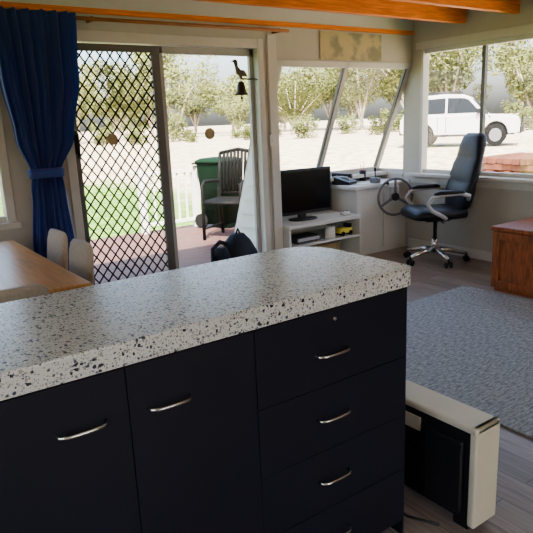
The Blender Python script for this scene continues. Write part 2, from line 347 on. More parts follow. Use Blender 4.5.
window('added_fill_window_front', [(FX0,FX1,YB-0.07,YB-0.02,0.9,0.95),(FX0,FX1,YB-0.07,YB-0.02,2.0,2.05),(FX0,FX0+0.05,YB-0.07,YB-0.02,0.9,2.05),(FX1-0.05,FX1,YB-0.07,YB-0.02,0.9,2.05),(1.07,1.13,YB-0.07,YB-0.02,0.9,2.05)],[(FX0+0.05,FX1-0.05,YB-0.047,YB-0.043,0.95,2.0)])  # added opening behind the camera, out of view, lets sky light fill the room

# ---- security screen door (left) and glass slider (right)
d = empty('door_1')
Yd=YW+0.01
boxes('frame', [(DX0+0.008,DX0+0.05,Yd,Yd+0.03,0.02,1.98),(DM-0.03,DM+0.035,Yd,Yd+0.03,0.02,1.98),(DX0+0.05,DM-0.03,Yd,Yd+0.03,1.93,1.98),(DX0+0.05,DM-0.03,Yd,Yd+0.03,0.02,0.10)], M_alu, d, bevel=0.003)
bm=bmesh.new(); x0,x1,z0,z1=DX0+0.05,DM-0.03,0.10,1.93; a,bb=0.0375,0.050
def seg(bm,p,q,w=0.0035,y0=Yd+0.010,y1=Yd+0.016):
    dx,dz=q[0]-p[0],q[1]-p[1]; L=math.hypot(dx,dz)
    if L<0.004: return
    nx,nz=-dz/L*w,dx/L*w
    A=[(p[0]+nx,p[1]+nz),(p[0]-nx,p[1]-nz),(q[0]-nx,q[1]-nz),(q[0]+nx,q[1]+nz)]
    v0=[bm.verts.new((t[0],y0,t[1])) for t in A]; v1=[bm.verts.new((t[0],y1,t[1])) for t in A]
    bm.faces.new(v0); bm.faces.new(v1)
    for i in range(4): bm.faces.new((v0[i],v0[(i+1)%4],v1[(i+1)%4],v1[i]))
for k in range(-60,80):
    for s in (1,-1):
        m_=s*bb/a; c=z0+2*bb*k
        xa,xb=x0,x1
        za,zb=m_*(xa-x0)+c, m_*(xb-x0)+c
        dz=zb-za
        t0=(z0-za)/dz; t1=(z1-za)/dz
        lo=max(0,min(t0,t1)); hi=min(1,max(t0,t1))
        if hi>lo:
            seg(bm,(xa+(xb-xa)*lo,za+dz*lo),(xa+(xb-xa)*hi,za+dz*hi),w=0.0055)
finish('diamond_grille', bm, M_blackmetal, d)
tubes('pull_handle', [([(DX0+0.03,Yd,1.20),(DX0+0.03,Yd-0.04,1.22),(DX0+0.03,Yd-0.05,1.29),(DX0+0.03,Yd-0.04,1.36),(DX0+0.03,Yd,1.38)],0.009)], M_black, d)
boxes('lock_body', [(DX0+0.012,DX0+0.045,Yd-0.012,Yd,1.22,1.36)], M_black, d, bevel=0.003)
cyl('disc_sticker', (1.70,Yd-0.002,1.315),(1.70,Yd+0.008,1.315),0.042,M_discw,d)
d = empty('door_2')
boxes('frame', [(DM+0.04,DM+0.085,YW+0.05,YW+0.085,0.02,1.985),(DX1-0.045,DX1-0.008,YW+0.05,YW+0.085,0.02,1.985),(DM+0.03,DX1-0.008,YW+0.05,YW+0.085,1.93,1.985),(DM+0.03,DX1-0.008,YW+0.05,YW+0.085,0.02,0.09)], M_alul, d, bevel=0.003)
boxes('pane', [(DM+0.08,DX1-0.045,YW+0.066,YW+0.07,0.08,1.94)], M_glass, d)
boxes('track', [(DX0+0.008,DX1-0.008,YW,YW+0.1,0.0,0.02)], M_alul, d)
cyl('disc_sticker', (2.56,YW+0.05,1.315),(2.56,YW+0.062,1.315),0.046,M_discw,d)

# ---- goose bell
g = empty('goose_door_bell', (2.79,YW-0.10,1.665))
g.scale=(1.2,1.2,1.2)
tubes('bracket', [([(0.18,0.065,0.06),(0.11,0.03,0.06),(0.0,0,0.06)],0.006)], M_brass, g)
prism('goose', [(-0.055,0.075),(-0.03,0.115),(0.0,0.118),(0.02,0.14),(0.022,0.175),(0.04,0.185),(0.052,0.178),(0.075,0.170),(0.05,0.165),(0.04,0.13),(0.035,0.095),(0.01,0.075),(0.012,0.06),(-0.012,0.06),(-0.01,0.075)][::-1], -0.006,0.006, M_brass, g, axis='y', bevel=0.002).scale=(-1,1,1)
lathe('bell', [(0.004,0.045),(0.018,0.04),(0.026,0.02),(0.032,-0.02),(0.048,-0.045),(0.046,-0.045),(0.028,-0.02),(0.003,0.03)], M_brass, g)
tubes('clapper', [([(0,0,0.03),(0,0,-0.09)],[0.003,0.003]),([(0,0,-0.055),(0,0,-0.065),(0,0,-0.075)],[0.004,0.011,0.004])], M_brass, g)

# ---- curtain
def curtain(name, prof, yc, amp, folds, mt, parent=None, z_ties=None):
    bm=bmesh.new(); NU,NZ=220,70; rows=[]
    zt,zb=prof[0][0],prof[-1][0]
    for j in range(NZ+1):
        z=zt+(zb-zt)*j/NZ
        for k in range(len(prof)-1):
            if prof[k][0]>=z>=prof[k+1][0]-1e-6:
                t=(prof[k][0]-z)/(prof[k][0]-prof[k+1][0]); t=t*t*(3-2*t)
                xl=prof[k][1]+(prof[k+1][1]-prof[k][1])*t; xr=prof[k][2]+(prof[k+1][2]-prof[k][2])*t; break
        am=amp*(0.45+0.55*(xr-xl)/(prof[0][2]-prof[0][1]))
        row=[]
        for i in range(NU+1):
            s=i/NU
            ph=2*math.pi*folds*(s+0.015*math.sin(9*s+2*z))
            y=yc-am*math.sin(ph)-0.35*am*math.sin(2.3*ph+1.0+z)
            x=xl+(xr-xl)*s+0.25*am*math.cos(ph)
            row.append(bm.verts.new((x,y,z)))
        rows.append(row)
    for A,B in zip(rows,rows[1:]):
        for i in range(NU): bm.faces.new((A[i],A[i+1],B[i+1],B[i]))
    return finish(name,bm,mt,parent,smooth=True)
c = empty('curtain')
curtain('drape', [(2.15,0.90,1.46),(1.75,0.92,1.44),(1.35,0.97,1.36),(1.12,1.045,1.25),(1.0,1.03,1.26),(0.6,0.99,1.28),(0.05,0.96,1.30)], YW-0.155, 0.036, 7, M_curt, c)
loft('tie_back', [(1.09,1.148,YW-0.155,0.115,0.052),(1.15,1.148,YW-0.155,0.118,0.054)], M_curt, c)
curtain('sheer_lining', [(1.10,1.20,1.27),(0.9,1.20,1.31),(0.05,1.20,1.36)], YW-0.065, 0.010, 3, M_sheer, c)

ps = boxes('map_poster', [(3.72,4.50,YW-0.012,YW-0.004,1.915,2.155)], M_map)
boxes('light_switch', [(3.13-0.02,3.13+0.04,YW-0.03,YW-0.02,1.18,1.28),(3.13,3.15,YW-0.036,YW-0.03,1.22,1.24)], M_white, bevel=0.004)

# ---------------------------------------------------------------- kitchen island
CX1, CY0, CY1, CT = 1.385, 1.172, 1.69, 0.95
isl = empty('kitchen_island')
TH=0.057
poly=[(-1.3,CY0)]
def corner(cx,cy,r,a0,a1,n=10):
    return [(cx+r*math.cos(a0+(a1-a0)*i/n), cy+r*math.sin(a0+(a1-a0)*i/n)) for i in range(n+1)]
poly+=corner(CX1-0.045,CY0+0.045,0.045,-math.pi/2,0)+corner(CX1-0.15,CY1-0.15,0.15,0,math.pi/2,16)+[(-1.3,CY1)]
prism('terrazzo_top', poly, CT-TH, CT, M_terr, isl, axis='z', bevel=0.005)
KX1=1.345; KY0=1.20; KY1=1.56
boxes('carcass', [(-1.25,KX1-0.002,KY0+0.002,KY1,0.07,CT-TH),(-1.25,KX1-0.03,KY0+0.05,KY1-0.03,0,0.07)], M_navy2, isl)
g_=0.001
def front(n,x0,x1,z0,z1): boxes(n,[(x0+g_,x1-g_,KY0-0.018,KY0+0.001,z0+g_,z1-g_)],M_navy,isl,bevel=0.001)
ZT=0.888
for i,x in enumerate((-1.25,-0.94,-0.595,-0.25,0.095,0.44)):
    x1=( -0.94,-0.595,-0.25,0.095,0.44,0.785)[i]; front('cupboard_door_%d'%(i+1),x,x1,0.075,ZT)
zs=[ZT,0.665,0.465,0.27,0.075]
for i in range(4): front('drawer_front_%d'%(i+1),0.785,KX1,zs[i+1],zs[i])
boxes('end_panel', [(KX1-0.002,KX1+0.008,KY0-0.018,KY1,0.02,CT-TH)], M_navy, isl)
def handle(x0,x1,z):
    pts=[(x0,KY0-0.016,z),(x0+0.004,KY0-0.034,z),(x0+0.018,KY0-0.042,z)]
    pts+=[(x0+0.018+(x1-x0-0.036)*i/6,KY0-0.042-0.002*math.sin(math.pi*i/6),z) for i in range(1,6)]
    pts+=[(x1-0.018,KY0-0.042,z),(x1-0.004,KY0-0.034,z),(x1,KY0-0.016,z)]
    tubes('bow_handle',[(pts,0.0042)],M_chrome,isl,n=10)
handle(0.277,0.385,0.780); handle(0.485,0.592,0.775); handle(-0.20,-0.09,0.779)
for z in (0.764,0.570,0.372,0.176): handle(0.985,1.100,z)
cyl('drawer_lock', (1.055,KY0-0.022,0.858),(1.055,KY0-0.016,0.858),0.005,M_chrome,isl)

# ---------------------------------------------------------------- heater next to the island
h = empty('gas_heater', (1.545,1.045,0))
HL,HW,HH=0.60,0.130,0.395
boxes('shell', [(0,HW,0,0.03,0.02,HH),(0.05,HW,0.03,HL-0.03,0.03,HH-0.03),(0,HW,HL-0.035,HL,0.03,HH),(-0.004,HW,0,HL,HH-0.025,HH)], M_cream, h, bevel=0.009, seg=4)
boxes('rear_panel', [(0.010,0.06,0.03,HL-0.03,0.03,HH-0.025)], M_black, h)
boxes('rear_vents', [(0.003,0.012,0.26+0.0,0.54,0.06+0.025*i,0.07+0.025*i) for i in range(7)], M_blackmetal, h)
boxes('fan_box', [(-0.012,0.012,0.05,0.20,0.06,0.33)], M_black, h, bevel=0.006)
boxes('rating_label', [(0.002,0.011,0.24,0.36,0.29,0.34)], M_cream, h)
boxes('grille', [(HW,HW+0.006,0.06,HL-0.06,0.10+0.03*i,0.115+0.03*i) for i in range(8)], M_grey, h)
boxes('feet', [(0.01,HW-0.01,0.03,0.09,0,0.03),(0.01,HW-0.01,HL-0.09,HL-0.03,0,0.03)], M_black, h)
tubes('power_cord', [([(0.0,0.5,0.06),(-0.05,0.5,0.01),(-0.09,0.38,0.008),(-0.10,0.2,0.008),(-0.05,0.1,0.008)],0.005)], M_black, h)

# ---------------------------------------------------------------- dining set
t = empty('dining_table')
TX0,TX1,TY0,TY1,TZ=-0.05,0.86,2.60,4.05,0.72
boxes('table_top', [(TX0,TX1,TY0,TY1,TZ-0.035,TZ)], M_oak, t, bevel=0.012, seg=4)
boxes('apron', [(TX0+0.07,TX1-0.07,TY0+0.07,TY0+0.09,TZ-0.12,TZ-0.035),(TX0+0.07,TX1-0.07,TY1-0.09,TY1-0.07,TZ-0.12,TZ-0.035),(TX0+0.07,TX0+0.09,TY0+0.07,TY1-0.07,TZ-0.12,TZ-0.035),(TX1-0.09,TX1-0.07,TY0+0.07,TY1-0.07,TZ-0.12,TZ-0.035)], M_oak, t)
boxes('legs', [(x,x+0.06,y,y+0.06,0,TZ-0.035) for x in (TX0+0.05,TX1-0.11) for y in (TY0+0.05,TY1-0.11)], M_oak, t, bevel=0.004)
def dchair(loc, rz):
    e = empty('dining_chair', loc, rz)   # faces +x, back at -x
    loft('seat', [(-0.19,0,0.43,0.17,0.02),(-0.16,0,0.43,0.19,0.03),(0.0,0,0.43,0.2,0.035),(0.17,0,0.43,0.2,0.032),(0.2,0,0.43,0.18,0.02)], M_beige, e, axis='x')
    loft('backrest', [(0.45,-0.185,0,0.016,0.14),(0.5,-0.195,0,0.022,0.165),(0.62,-0.21,0,0.026,0.175),(0.74,-0.225,0,0.026,0.17),(0.78,-0.232,0,0.024,0.155),(0.80,-0.235,0,0.018,0.13)], M_beige, e, e=0.7)
    tubes('legs', [([(-0.17,s*0.15,0.42),(-0.21,s*0.17,0.0)],[0.015,0.011]) for s in (1,-1)]+[([(0.17,s*0.16,0.42),(0.19,s*0.18,0.0)],[0.015,0.011]) for s in (1,-1)]+[([(-0.17,s*0.12,0.40),(-0.20,s*0.12,0.55)],0.012) for s in (1,-1)], M_oak, e)
dchair((0.80,3.66,0), math.pi)
dchair((0.79,3.20,0), math.pi)
dchair((0.46,2.66,0), math.pi/2)

# ---------------------------------------------------------------- TV stand, TV
s = empty('tv_stand')
SX0,SX1,SY0,SY1=3.235,4.13,4.20,4.72
boxes('panels', [(SX0,SX1,SY0,SY1,0.43,0.46),(SX0,SX1,SY0+0.01,SY1,0.25,0.268),(SX0,SX1,SY0+0.01,SY1,0.05,0.07),(SX0,SX0+0.018,SY0+0.01,SY1,0,0.43),(SX1-0.018,SX1,SY0+0.01,SY1,0,0.43),(SX0,SX1,SY1-0.012,SY1,0.05,0.43),(SX0,SX1,SY0+0.04,SY0+0.055,0,0.05)], M_white, s, bevel=0.002)
tv = empty('television', (3.58,4.44,0.461), math.radians(-4))
rbox('bezel', (0,0,0.27),(0.66,0.045,0.43),M_black,tv,0.008)
boxes('screen', [(-0.31,0.31,-0.0245,-0.0225,0.085,0.465)], M_screen, tv)
rbox('back_bulge', (0,0.035,0.25),(0.42,0.05,0.28),M_black,tv,0.015)
boxes('neck', [(-0.04,0.04,-0.0,0.03,0.012,0.08)], M_black, tv)
loft('foot', [(0.0,0,0,0.15,0.09),(0.012,0,0,0.15,0.09),(0.018,0,0,0.12,0.06)], M_black, tv, e=0.8)
e=empty('toy_truck',(3.98,4.30,0.268)); rbox('body',(0,0,0.05),(0.16,0.09,0.05),M_yel,e,0.008); rbox('cab',(0.05,0,0.09),(0.05,0.08,0.05),M_black,e,0.006)
tubes('wheels',[([(x,-0.05,0.024),(x,0.05,0.024)],0.024) for x in (-0.05,0.05)],M_tyre,e,n=16)
e=empty('paper_roll',(3.80,4.30,0.268)); lathe('roll',[(0.018,0),(0.05,0),(0.05,0.11),(0.018,0.11),(0.018,0)],M_paper,e)
e=empty('set_top_box',(3.50,4.36,0.268)); rbox('case',(0,0,0.035),(0.3,0.2,0.05),M_black,e,0.005); boxes('face',[(-0.13,0.13,-0.103,-0.1,0.02,0.05)],M_grey,e); boxes('feet',[(-0.12,-0.1,-0.08,0.08,0,0.012),(0.1,0.12,-0.08,0.08,0,0.012)],M_black,e)
boxes('book_stack', [(3.32,3.50,4.24,4.48,0.07,0.10,0),(3.33,3.50,4.25,4.47,0.10,0.125,1),(3.34,3.49,4.25,4.46,0.125,0.15,0)], [M_paper,M_red])
e=empty('storage_basket',(3.82,4.40,0.07)); loft('weave',[(0,0,0,0.13,0.10),(0.14,0,0,0.15,0.12),(0.145,0,0,0.155,0.125),(0.145,0,0,0.14,0.11),(0.02,0,0,0.12,0.09)],M_discw,e)
e=empty('game_controller',(4.00,4.30,0.461)); loft('body',[(-0.05,0,0.02,0.02,0.012),(-0.03,0,0.02,0.035,0.018),(0.03,0,0.02,0.035,0.018),(0.05,0,0.02,0.02,0.012)],M_white,e,axis='x')
tubes('sticks',[([(x,0.0,0.03),(x,0.0,0.045)],[0.005,0.008]) for x in (-0.02,0.02)],M_black,e)

# ---------------------------------------------------------------- corner desk
dk = empty('corner_desk')
boxes('cabinet', [(4.20,XR-0.02,4.34,4.70,0.0,0.69)], M_white, dk, bevel=0.003)
boxes('desk_top', [(4.14,XR-0.02,4.30,4.74,0.69,0.725)], M_white, dk, bevel=0.004)
boxes('side_gusset', [(4.19,4.205,4.335,4.70,0.0,0.69)], M_trim, dk)
boxes('door_line', [(4.575,4.58,4.334,4.341,0.05,0.66)], M_grey, dk)
e=empty('telephone',(4.26,4.58,0.726), 0.3)
prism('base',[(-0.10,0),(0.10,0),(0.10,0.08),(-0.10,0.03)],-0.09,0.09,M_black,e,axis='x',bevel=0.005)
loft('handset',[(-0.11,-0.05,0.09,0.024,0.022),(-0.06,-0.05,0.10,0.018,0.014),(0.06,-0.05,0.105,0.018,0.014),(0.11,-0.05,0.10,0.024,0.022)],M_black,e,axis='y')
boxes('keypad',[(0.01+0.022*i,0.026+0.022*i,-0.05+0.025*j,-0.032+0.025*j,0.03,0.064+0.004*j) for i in range(3) for j in range(4)],M_grey,e)
boxes('notepad',[(4.26,4.42,4.34,4.44,0.7255,0.733,0),(4.27,4.41,4.35,4.43,0.733,0.738,0)],[M_paper])
e=empty('pen_holder',(4.60,4.66,0.726)); lathe('cup',[(0.035,0),(0.038,0.11),(0.035,0.11),(0.03,0.01)],M_black,e); tubes('pens',[([(0,0,0.02),(0.03,0.01,0.19)],0.004),([(0,0,0.02),(-0.025,0.01,0.18)],0.004),([(0,0,0.02),(0.0,-0.02,0.2)],0.004)],M_red,e)
sw=empty('steering_wheel',(4.55,4.17,0.60), math.radians(-24))
R=0.182
tubes('rim',[(arc((0,-0.04,0),R,0,2*math.pi*39/40,39,'xz'),0.013,True)],M_dgrey,sw,n=12)
for k,a in enumerate((math.radians(90),math.radians(210),math.radians(330))):
    p=(R*math.cos(a),-0.04,R*math.sin(a))
    prism('spoke_%d'%(k+1),[(-0.016*math.sin(a),0.016*math.cos(a)),(0.016*math.sin(a),-0.016*math.cos(a)),(p[0]+0.011*math.sin(a),p[2]-0.011*math.cos(a)),(p[0]-0.011*math.sin(a),p[2]+0.011*math.cos(a))],-0.045,-0.037,M_dgrey,sw,axis='y')
cyl('hub',(0,-0.055,0),(0,-0.02,0),0.04,M_black,sw)
tubes('spinner_knob',[([(-0.10,-0.05,0.145),(-0.10,-0.085,0.145)],[0.012,0.016])],M_black,sw)
tubes('column',[([(0,-0.02,0),(0.05,0.14,0.0)],0.022)],M_black,sw,n=16)
boxes('mount',[(-0.0,0.10,0.08,0.13,-0.05,0.09)],M_grey,sw,bevel=0.006)
th=empty('throttle_lever',(4.50,4.38,0.726)); rbox('base',(0,0,0.03),(0.07,0.1,0.06),M_dgrey,th,0.01); tubes('lever',[([(0.0,0,0.05),(-0.02,-0.02,0.14)],[0.006,0.006]),([(-0.02,-0.02,0.13),(-0.025,-0.022,0.165)],[0.013,0.013])],M_black,th)

# ---------------------------------------------------------------- office chair
oc=empty('office_chair',(4.585,3.67,0), math.atan2(0.47,-0.88))
lathe('gas_column',[(0.03,0.09),(0.03,0.24),(0.02,0.24),(0.02,0.41)],M_chrome,oc)
spk=[];cas=[]
for k in range(5):
    a=2*math.pi*k/5+0.35; ca,sa=math.cos(a),math.sin(a)
    spk.append(([(0,0,0.125),(0.12*ca,0.12*sa,0.115),(0.30*ca,0.30*sa,0.08)],[0.03,0.024,0.015]))
    for s_ in (-1,1):
        ox,oy=-sa*0.016*s_,ca*0.016*s_
        ox2,oy2=-sa*0.03*s_,ca*0.03*s_
        cas.append(([(0.30*ca+ox,0.30*sa+oy,0.029),(0.30*ca+ox2,0.30*sa+oy2,0.029)],0.029))
    cas.append(([(0.30*ca,0.30*sa,0.03),(0.30*ca,0.30*sa,0.085)],0.01))
tubes('star_base',spk,M_chrome,oc,n=12); tubes('casters',cas,M_black,oc,n=16)
boxes('tilt_plate',[(-0.12,0.12,-0.08,0.08,0.40,0.435)],M_black,oc,bevel=0.01)
tubes('tilt_lever',[([(0,0.05,0.42),(0.02,0.24,0.415)],0.006)],M_black,oc)
loft('seat',[(-0.24,0,0.485,0.19,0.03),(-0.21,0,0.485,0.235,0.05),(-0.05,0,0.48,0.255,0.055),(0.12,0,0.485,0.26,0.058),(0.22,0,0.485,0.25,0.055),(0.265,0,0.478,0.22,0.04),(0.28,0,0.47,0.17,0.02)],M_leather,oc,axis='x',e=0.55)
loft('backrest',[(0.50,-0.20,0,0.035,0.17),(0.54,-0.215,0,0.055,0.215),(0.66,-0.235,0,0.068,0.24),(0.74,-0.25,0,0.058,0.245),(0.76,-0.255,0,0.050,0.245),(0.78,-0.262,0,0.058,0.245),(0.92,-0.30,0,0.058,0.24),(0.98,-0.32,0,0.048,0.225),(1.0,-0.325,0,0.052,0.22),(1.10,-0.35,0,0.062,0.20),(1.17,-0.365,0,0.055,0.175),(1.205,-0.372,0,0.03,0.13)],M_leather,oc,e=0.6)
arms=[]
for s_ in (1,-1):
    y=s_*0.275
    arms.append(([(-0.22,s_*0.22,0.62),(-0.20,y,0.66),(-0.12,y,0.685),(0.05,y,0.68),(0.15,y,0.655),(0.19,y,0.60),(0.15,y,0.54),(0.06,y,0.49),(0.0,s_*0.24,0.455)],0.019))
tubes('arm_loops',arms,M_grey,oc,n=12)
for s_ in (1,-1):
    loft('arm_pad',[(-0.15,s_*0.275,0.695,0.02,0.012),(-0.12,s_*0.275,0.70,0.03,0.018),(0.08,s_*0.275,0.70,0.03,0.018),(0.13,s_*0.275,0.69,0.02,0.012)],M_leather,oc,axis='x')

# ---------------------------------------------------------------- rug, chest
boxes('rug',[(2.27,4.06,0.55,2.93,0.0,0.012)],M_rug,bevel=0.004)
ch=empty('wooden_chest')
QX0,QX1,QY0,QY1=4.11,4.85,1.75,2.75
boxes('body',[(QX0+0.02,QX1,QY0+0.02,QY1-0.02,0.03,0.48)],M_chest,ch,bevel=0.003)
boxes('lid',[(QX0,QX1+0.01,QY0,QY1,0.485,0.52)],M_chest,ch,bevel=0.006)
boxes('front_frame',[(QX0+0.004,QX0+0.02,QY0+0.02,QY1-0.02,0.42,0.48),(QX0+0.004,QX0+0.02,QY0+0.02,QY1-0.02,0.03,0.09)]+[(QX0+0.004,QX0+0.02,y,y+0.06,0.09,0.42) for y in (QY0+0.02,QY0+0.31,QY0+0.61,QY1-0.08)],M_chest,ch,bevel=0.003)
boxes('plinth',[(QX0+0.03,QX1-0.02,QY0+0.04,QY1-0.04,0,0.03)],M_chest,ch)

# ---------------------------------------------------------------- backpack by the door
bp_=empty('backpack',(2.60,4.08,0), 0.25)
loft('main_bag',[(0.0,0,0,0.15,0.09),(0.03,0,0,0.19,0.12),(0.2,0,0.0,0.20,0.13),(0.34,0.01,0.01,0.175,0.11),(0.44,0.02,0.03,0.12,0.08),(0.50,0.03,0.04,0.06,0.04)],M_bag,bp_,e=0.75)
loft('front_pocket',[(0.04,0,-0.11,0.12,0.03),(0.08,0,-0.13,0.14,0.045),(0.2,0,-0.13,0.13,0.045),(0.25,0,-0.12,0.10,0.03)],M_bag,bp_)
loft('side_pouch',[(0.02,-0.21,0,0.06,0.08),(0.2,-0.22,0,0.07,0.085),(0.36,-0.20,0.01,0.06,0.07),(0.42,-0.18,0.02,0.03,0.04)],M_bag,bp_)
tubes('straps',[([(-0.06,0.05,0.42),(-0.16,0.06,0.46),(-0.26,0.04,0.42),(-0.31,0.0,0.2),(-0.2,0.02,0.03)],0.018),([(0.0,0.03,0.49),(0.03,0.03,0.54),(0.06,0.03,0.49)],0.009)],M_bag,bp_)

# ---------------------------------------------------------------- outdoors
bm=bmesh.new(); G=120; rows=[]
def gh(x,y):
    d_=math.hypot(x-1.5,y-1.0); t_=min(1,max(0,(d_-9)/16)); t_=t_*t_*(3-2*t_); return -0.40+0.55*t_+0.05*math.sin(x*0.3)*math.cos(y*0.27)*t_
for j in range(G+1):
    rows.append([bm.verts.new((-90+300*i/G, -70+300*j/G, gh(-90+300*i/G,-70+300*j/G))) for i in range(G+1)])
for A,B in zip(rows,rows[1:]):
    for i in range(G): bm.faces.new((A[i],A[i+1],B[i+1],B[i]))
finish('ground',bm,M_ground,smooth=True)
dl=[]
y=YW+0.12
while y<7.5:
    if y<slant(0)+0.08: dl.append((-1.0,BX0-0.07,y,y+0.086,-0.04,-0.012))
    else: dl.append((-1.0,7.0,y,y+0.086,-0.04,-0.012))
    y+=0.092
dl+=[(x,x+0.08,YW+0.12,7.5,-0.42,-0.04) for x in (-1.0,0.5,2.0,3.0)]+[(x,x+0.08,5.3,7.5,-0.42,-0.04) for x in (4.5,5.8,6.9)]
boxes('deck',dl,M_deck)
rl=[(3.2,3.28,7.35,7.43,-0.012,0.84),(4.0,4.08,7.35,7.43,-0.012,0.84),(3.2,4.08,7.36,7.42,0.76,0.80),(3.2,4.08,7.37,7.41,0.08,0.12)]
rl+=[(3.40+0.12*i,3.425+0.12*i,7.38,7.40,0.1,0.78) for i in range(5)]
boxes('deck_railing',rl,M_clad)
oc2=empty('patio_chair',(3.92,6.30,-0.011), math.radians(212)); oc2.scale=(1,1,1.12)
tb=[]
for s_ in (1,-1):
    y=s_*0.26
    tb+=[([(0.24,y,0.0),(0.23,y,0.40),(0.22,y,0.60),(0.15,y,0.64),(-0.22,y,0.62)],0.021),([(-0.28,y,0.0),(-0.22,y,0.40),(-0.27,y,0.70),(-0.32,y,0.92)],0.021),([(0.23,y,0.41),(-0.22,y,0.40)],0.018),([(0.24,y,0.12),(-0.265,y,0.12)],0.012)]
tb+=[([(-0.32,-0.26,0.92),(-0.33,0,0.96),(-0.32,0.26,0.92)],0.021),([(-0.235,-0.25,0.48),(-0.235,0.25,0.48)],0.014),([(0.23,-0.25,0.41),(0.23,0.25,0.41)],0.018),([(-0.22,-0.25,0.40),(-0.22,0.25,0.40)],0.014)]
tubes('frame',tb,M_blackmetal,oc2)
bm=bmesh.new()
for i in range(9):
    y=-0.2+0.05*i; add_tube(bm,[(-0.237,y,0.48),(-0.30,y,0.82),(-0.325,y,0.94)],0.020,8)
for i in range(9):
    x=-0.19+0.05*i; add_tube(bm,[(x,-0.25,0.415),(x,0.25,0.415)],0.022,8)
finish('slats',bm,M_blackmetal,oc2)
wb=empty('wheelie_bin',(4.28,7.10,-0.012), 0.4)
loft('body',[(0.05,0,0,0.18,0.20),(0.86,0,0,0.24,0.26),(0.89,0,0,0.25,0.27)],M_bin,wb,e=0.35)
loft('lid',[(0.89,0,0,0.265,0.28),(0.92,0,0,0.265,0.28),(0.95,0,0.02,0.20,0.20)],M_bin,wb,e=0.4)
tubes('wheels',[([(-0.24,0.2,0.10),(-0.19,0.2,0.10)],0.10),([(0.19,0.2,0.10),(0.24,0.2,0.10)],0.10),([(-0.2,0.31,0.88),(0.2,0.31,0.88)],0.015)],M_tyre,wb,n=18)
boxes('front_foot',[(-0.15,0.15,-0.2,-0.1,0,0.06)],M_bin,wb)
# car
CXc,CYc=19.9,14.85
cz=gh(CXc,CYc)
car=empty('car',(CXc,CYc,cz), math.atan2(-0.86,0.52)); car.scale=(0.93,0.93,1.04)
prof=[(-2.28,0.50),(-2.34,0.62),(-2.32,1.0),(-2.22,1.08),(0.95,1.12),(2.0,1.05),(2.22,0.98),(2.30,0.80),(2.30,0.45)]
def arch(cx): return [(cx+0.46*math.cos(a), 0.40+0.46*math.sin(a)) for a in [math.radians(12+156*i/12) for i in range(13)]]
prof+=[(1.88,0.42)]+arch(1.42)[0:]+[(0.94,0.42),(-0.92,0.42)]+arch(-1.40)+[(-1.88,0.45)]
prism('body',prof,-0.90,0.90,M_carw,car,axis='y',bevel=0.03)
boxes('underbody',[(-2.0,2.1,-0.7,0.7,0.38,0.85)],M_black,car)
bm=bmesh.new()
gp=[(-2.24,1.07),(-2.12,1.60),(-1.98,1.80),(-0.6,1.86),(0.15,1.82),(0.42,1.72),(1.10,1.10)]
def gy(z): return 0.86-(z-1.07)*0.20
A=[bm.verts.new((x,-gy(z),z)) for x,z in gp]; B=[bm.verts.new((x,gy(z),z)) for x,z in gp]
bm.faces.new(A); bm.faces.new(B)
for i in range(len(gp)): bm.faces.new((A[i],A[(i+1)%len(gp)],B[(i+1)%len(gp)],B[i]))
finish('cabin',bm,M_carw,car,bevel=0.03)
bm=bmesh.new()
for s_ in (1,-1):
    for q in ([(-2.10,1.18),(-1.98,1.68),(-1.42,1.70),(-1.42,1.18)],[(-1.34,1.18),(-1.34,1.70),(-0.52,1.73),(-0.52,1.18)],[(-0.44,1.18),(-0.44,1.73),(0.18,1.70),(0.36,1.64),(0.84,1.18)]):
        bm.faces.new([bm.verts.new((x,s_*(gy(z)+0.012),z)) for x,z in q])
bm.faces.new([bm.verts.new(p) for p in ((0.50,0.68,1.68),(0.50,-0.68,1.68),(1.06,-0.78,1.16),(1.06,0.78,1.16))])
bm.faces.new([bm.verts.new(p) for p in ((-2.145,0.66,1.62),(-2.145,-0.66,1.62),(-2.24,-0.74,1.2),(-2.24,0.74,1.2))])
finish('windows',bm,M_carg,car)
wl=[];hb=[]
for x in (1.42,-1.40):
    for s_ in (1,-1):
        wl.append(([(x,s_*0.66,0.39),(x,s_*0.92,0.39)],0.39)); hb.append(([(x,s_*0.90,0.39),(x,s_*0.93,0.39)],0.23))
tubes('tyres',wl,M_tyre,car,n=28); tubes('rims',hb,M_dgrey,car,n=20)
boxes('flares',[(-2.36,-2.22,-0.88,0.88,0.45,0.68),(2.22,2.38,-0.88,0.88,0.42,0.66),(-0.95,0.95,-0.96,-0.88,0.36,0.44),(-0.95,0.95,0.88,0.96,0.36,0.44)],M_black,car,bevel=0.02)
tubes('bull_bar',[([(2.42,-0.6,0.45),(2.46,-0.6,1.0),(2.46,0.6,1.0),(2.42,0.6,0.45)],0.035),([(2.44,-0.85,0.8),(2.46,0.0,0.8),(2.44,0.85,0.8)],0.03)],M_black,car)
tubes('roof_rack',[([(-1.8,s_*0.62,1.93),(0.0,s_*0.62,1.93)],0.02) for s_ in (1,-1)]+[([(x,-0.64,1.95),(x,0.64,1.95)],0.02) for x in (-1.6,-1.0,-0.4)]+[([(x,s_*0.62,1.82),(x,s_*0.62,1.93)],0.02) for x in (-1.6,-0.2) for s_ in (1,-1)],M_black,car)
tubes('snorkel',[([(1.2,-0.88,1.0),(1.0,-0.84,1.2),(0.55,-0.76,1.75),(0.55,-0.76,1.95)],0.035)],M_black,car)
boxes('lights',[(2.20,2.31,-0.86,-0.6,0.78,0.93),(2.20,2.31,0.6,0.86,0.78,0.93)],M_chrome,car)
boxes('mirrors',[(0.72,0.84,-1.06,-0.88,1.15,1.32),(0.72,0.84,0.88,1.06,1.15,1.32)],M_black,car,bevel=0.02)
boxes('door_seams',[(x,x+0.02,s_*0.902-0.002,s_*0.902+0.002,0.5,1.08) for x in (-0.49,0.86,-0.82) for s_ in (1,-1)],M_black,car)
tl=[]
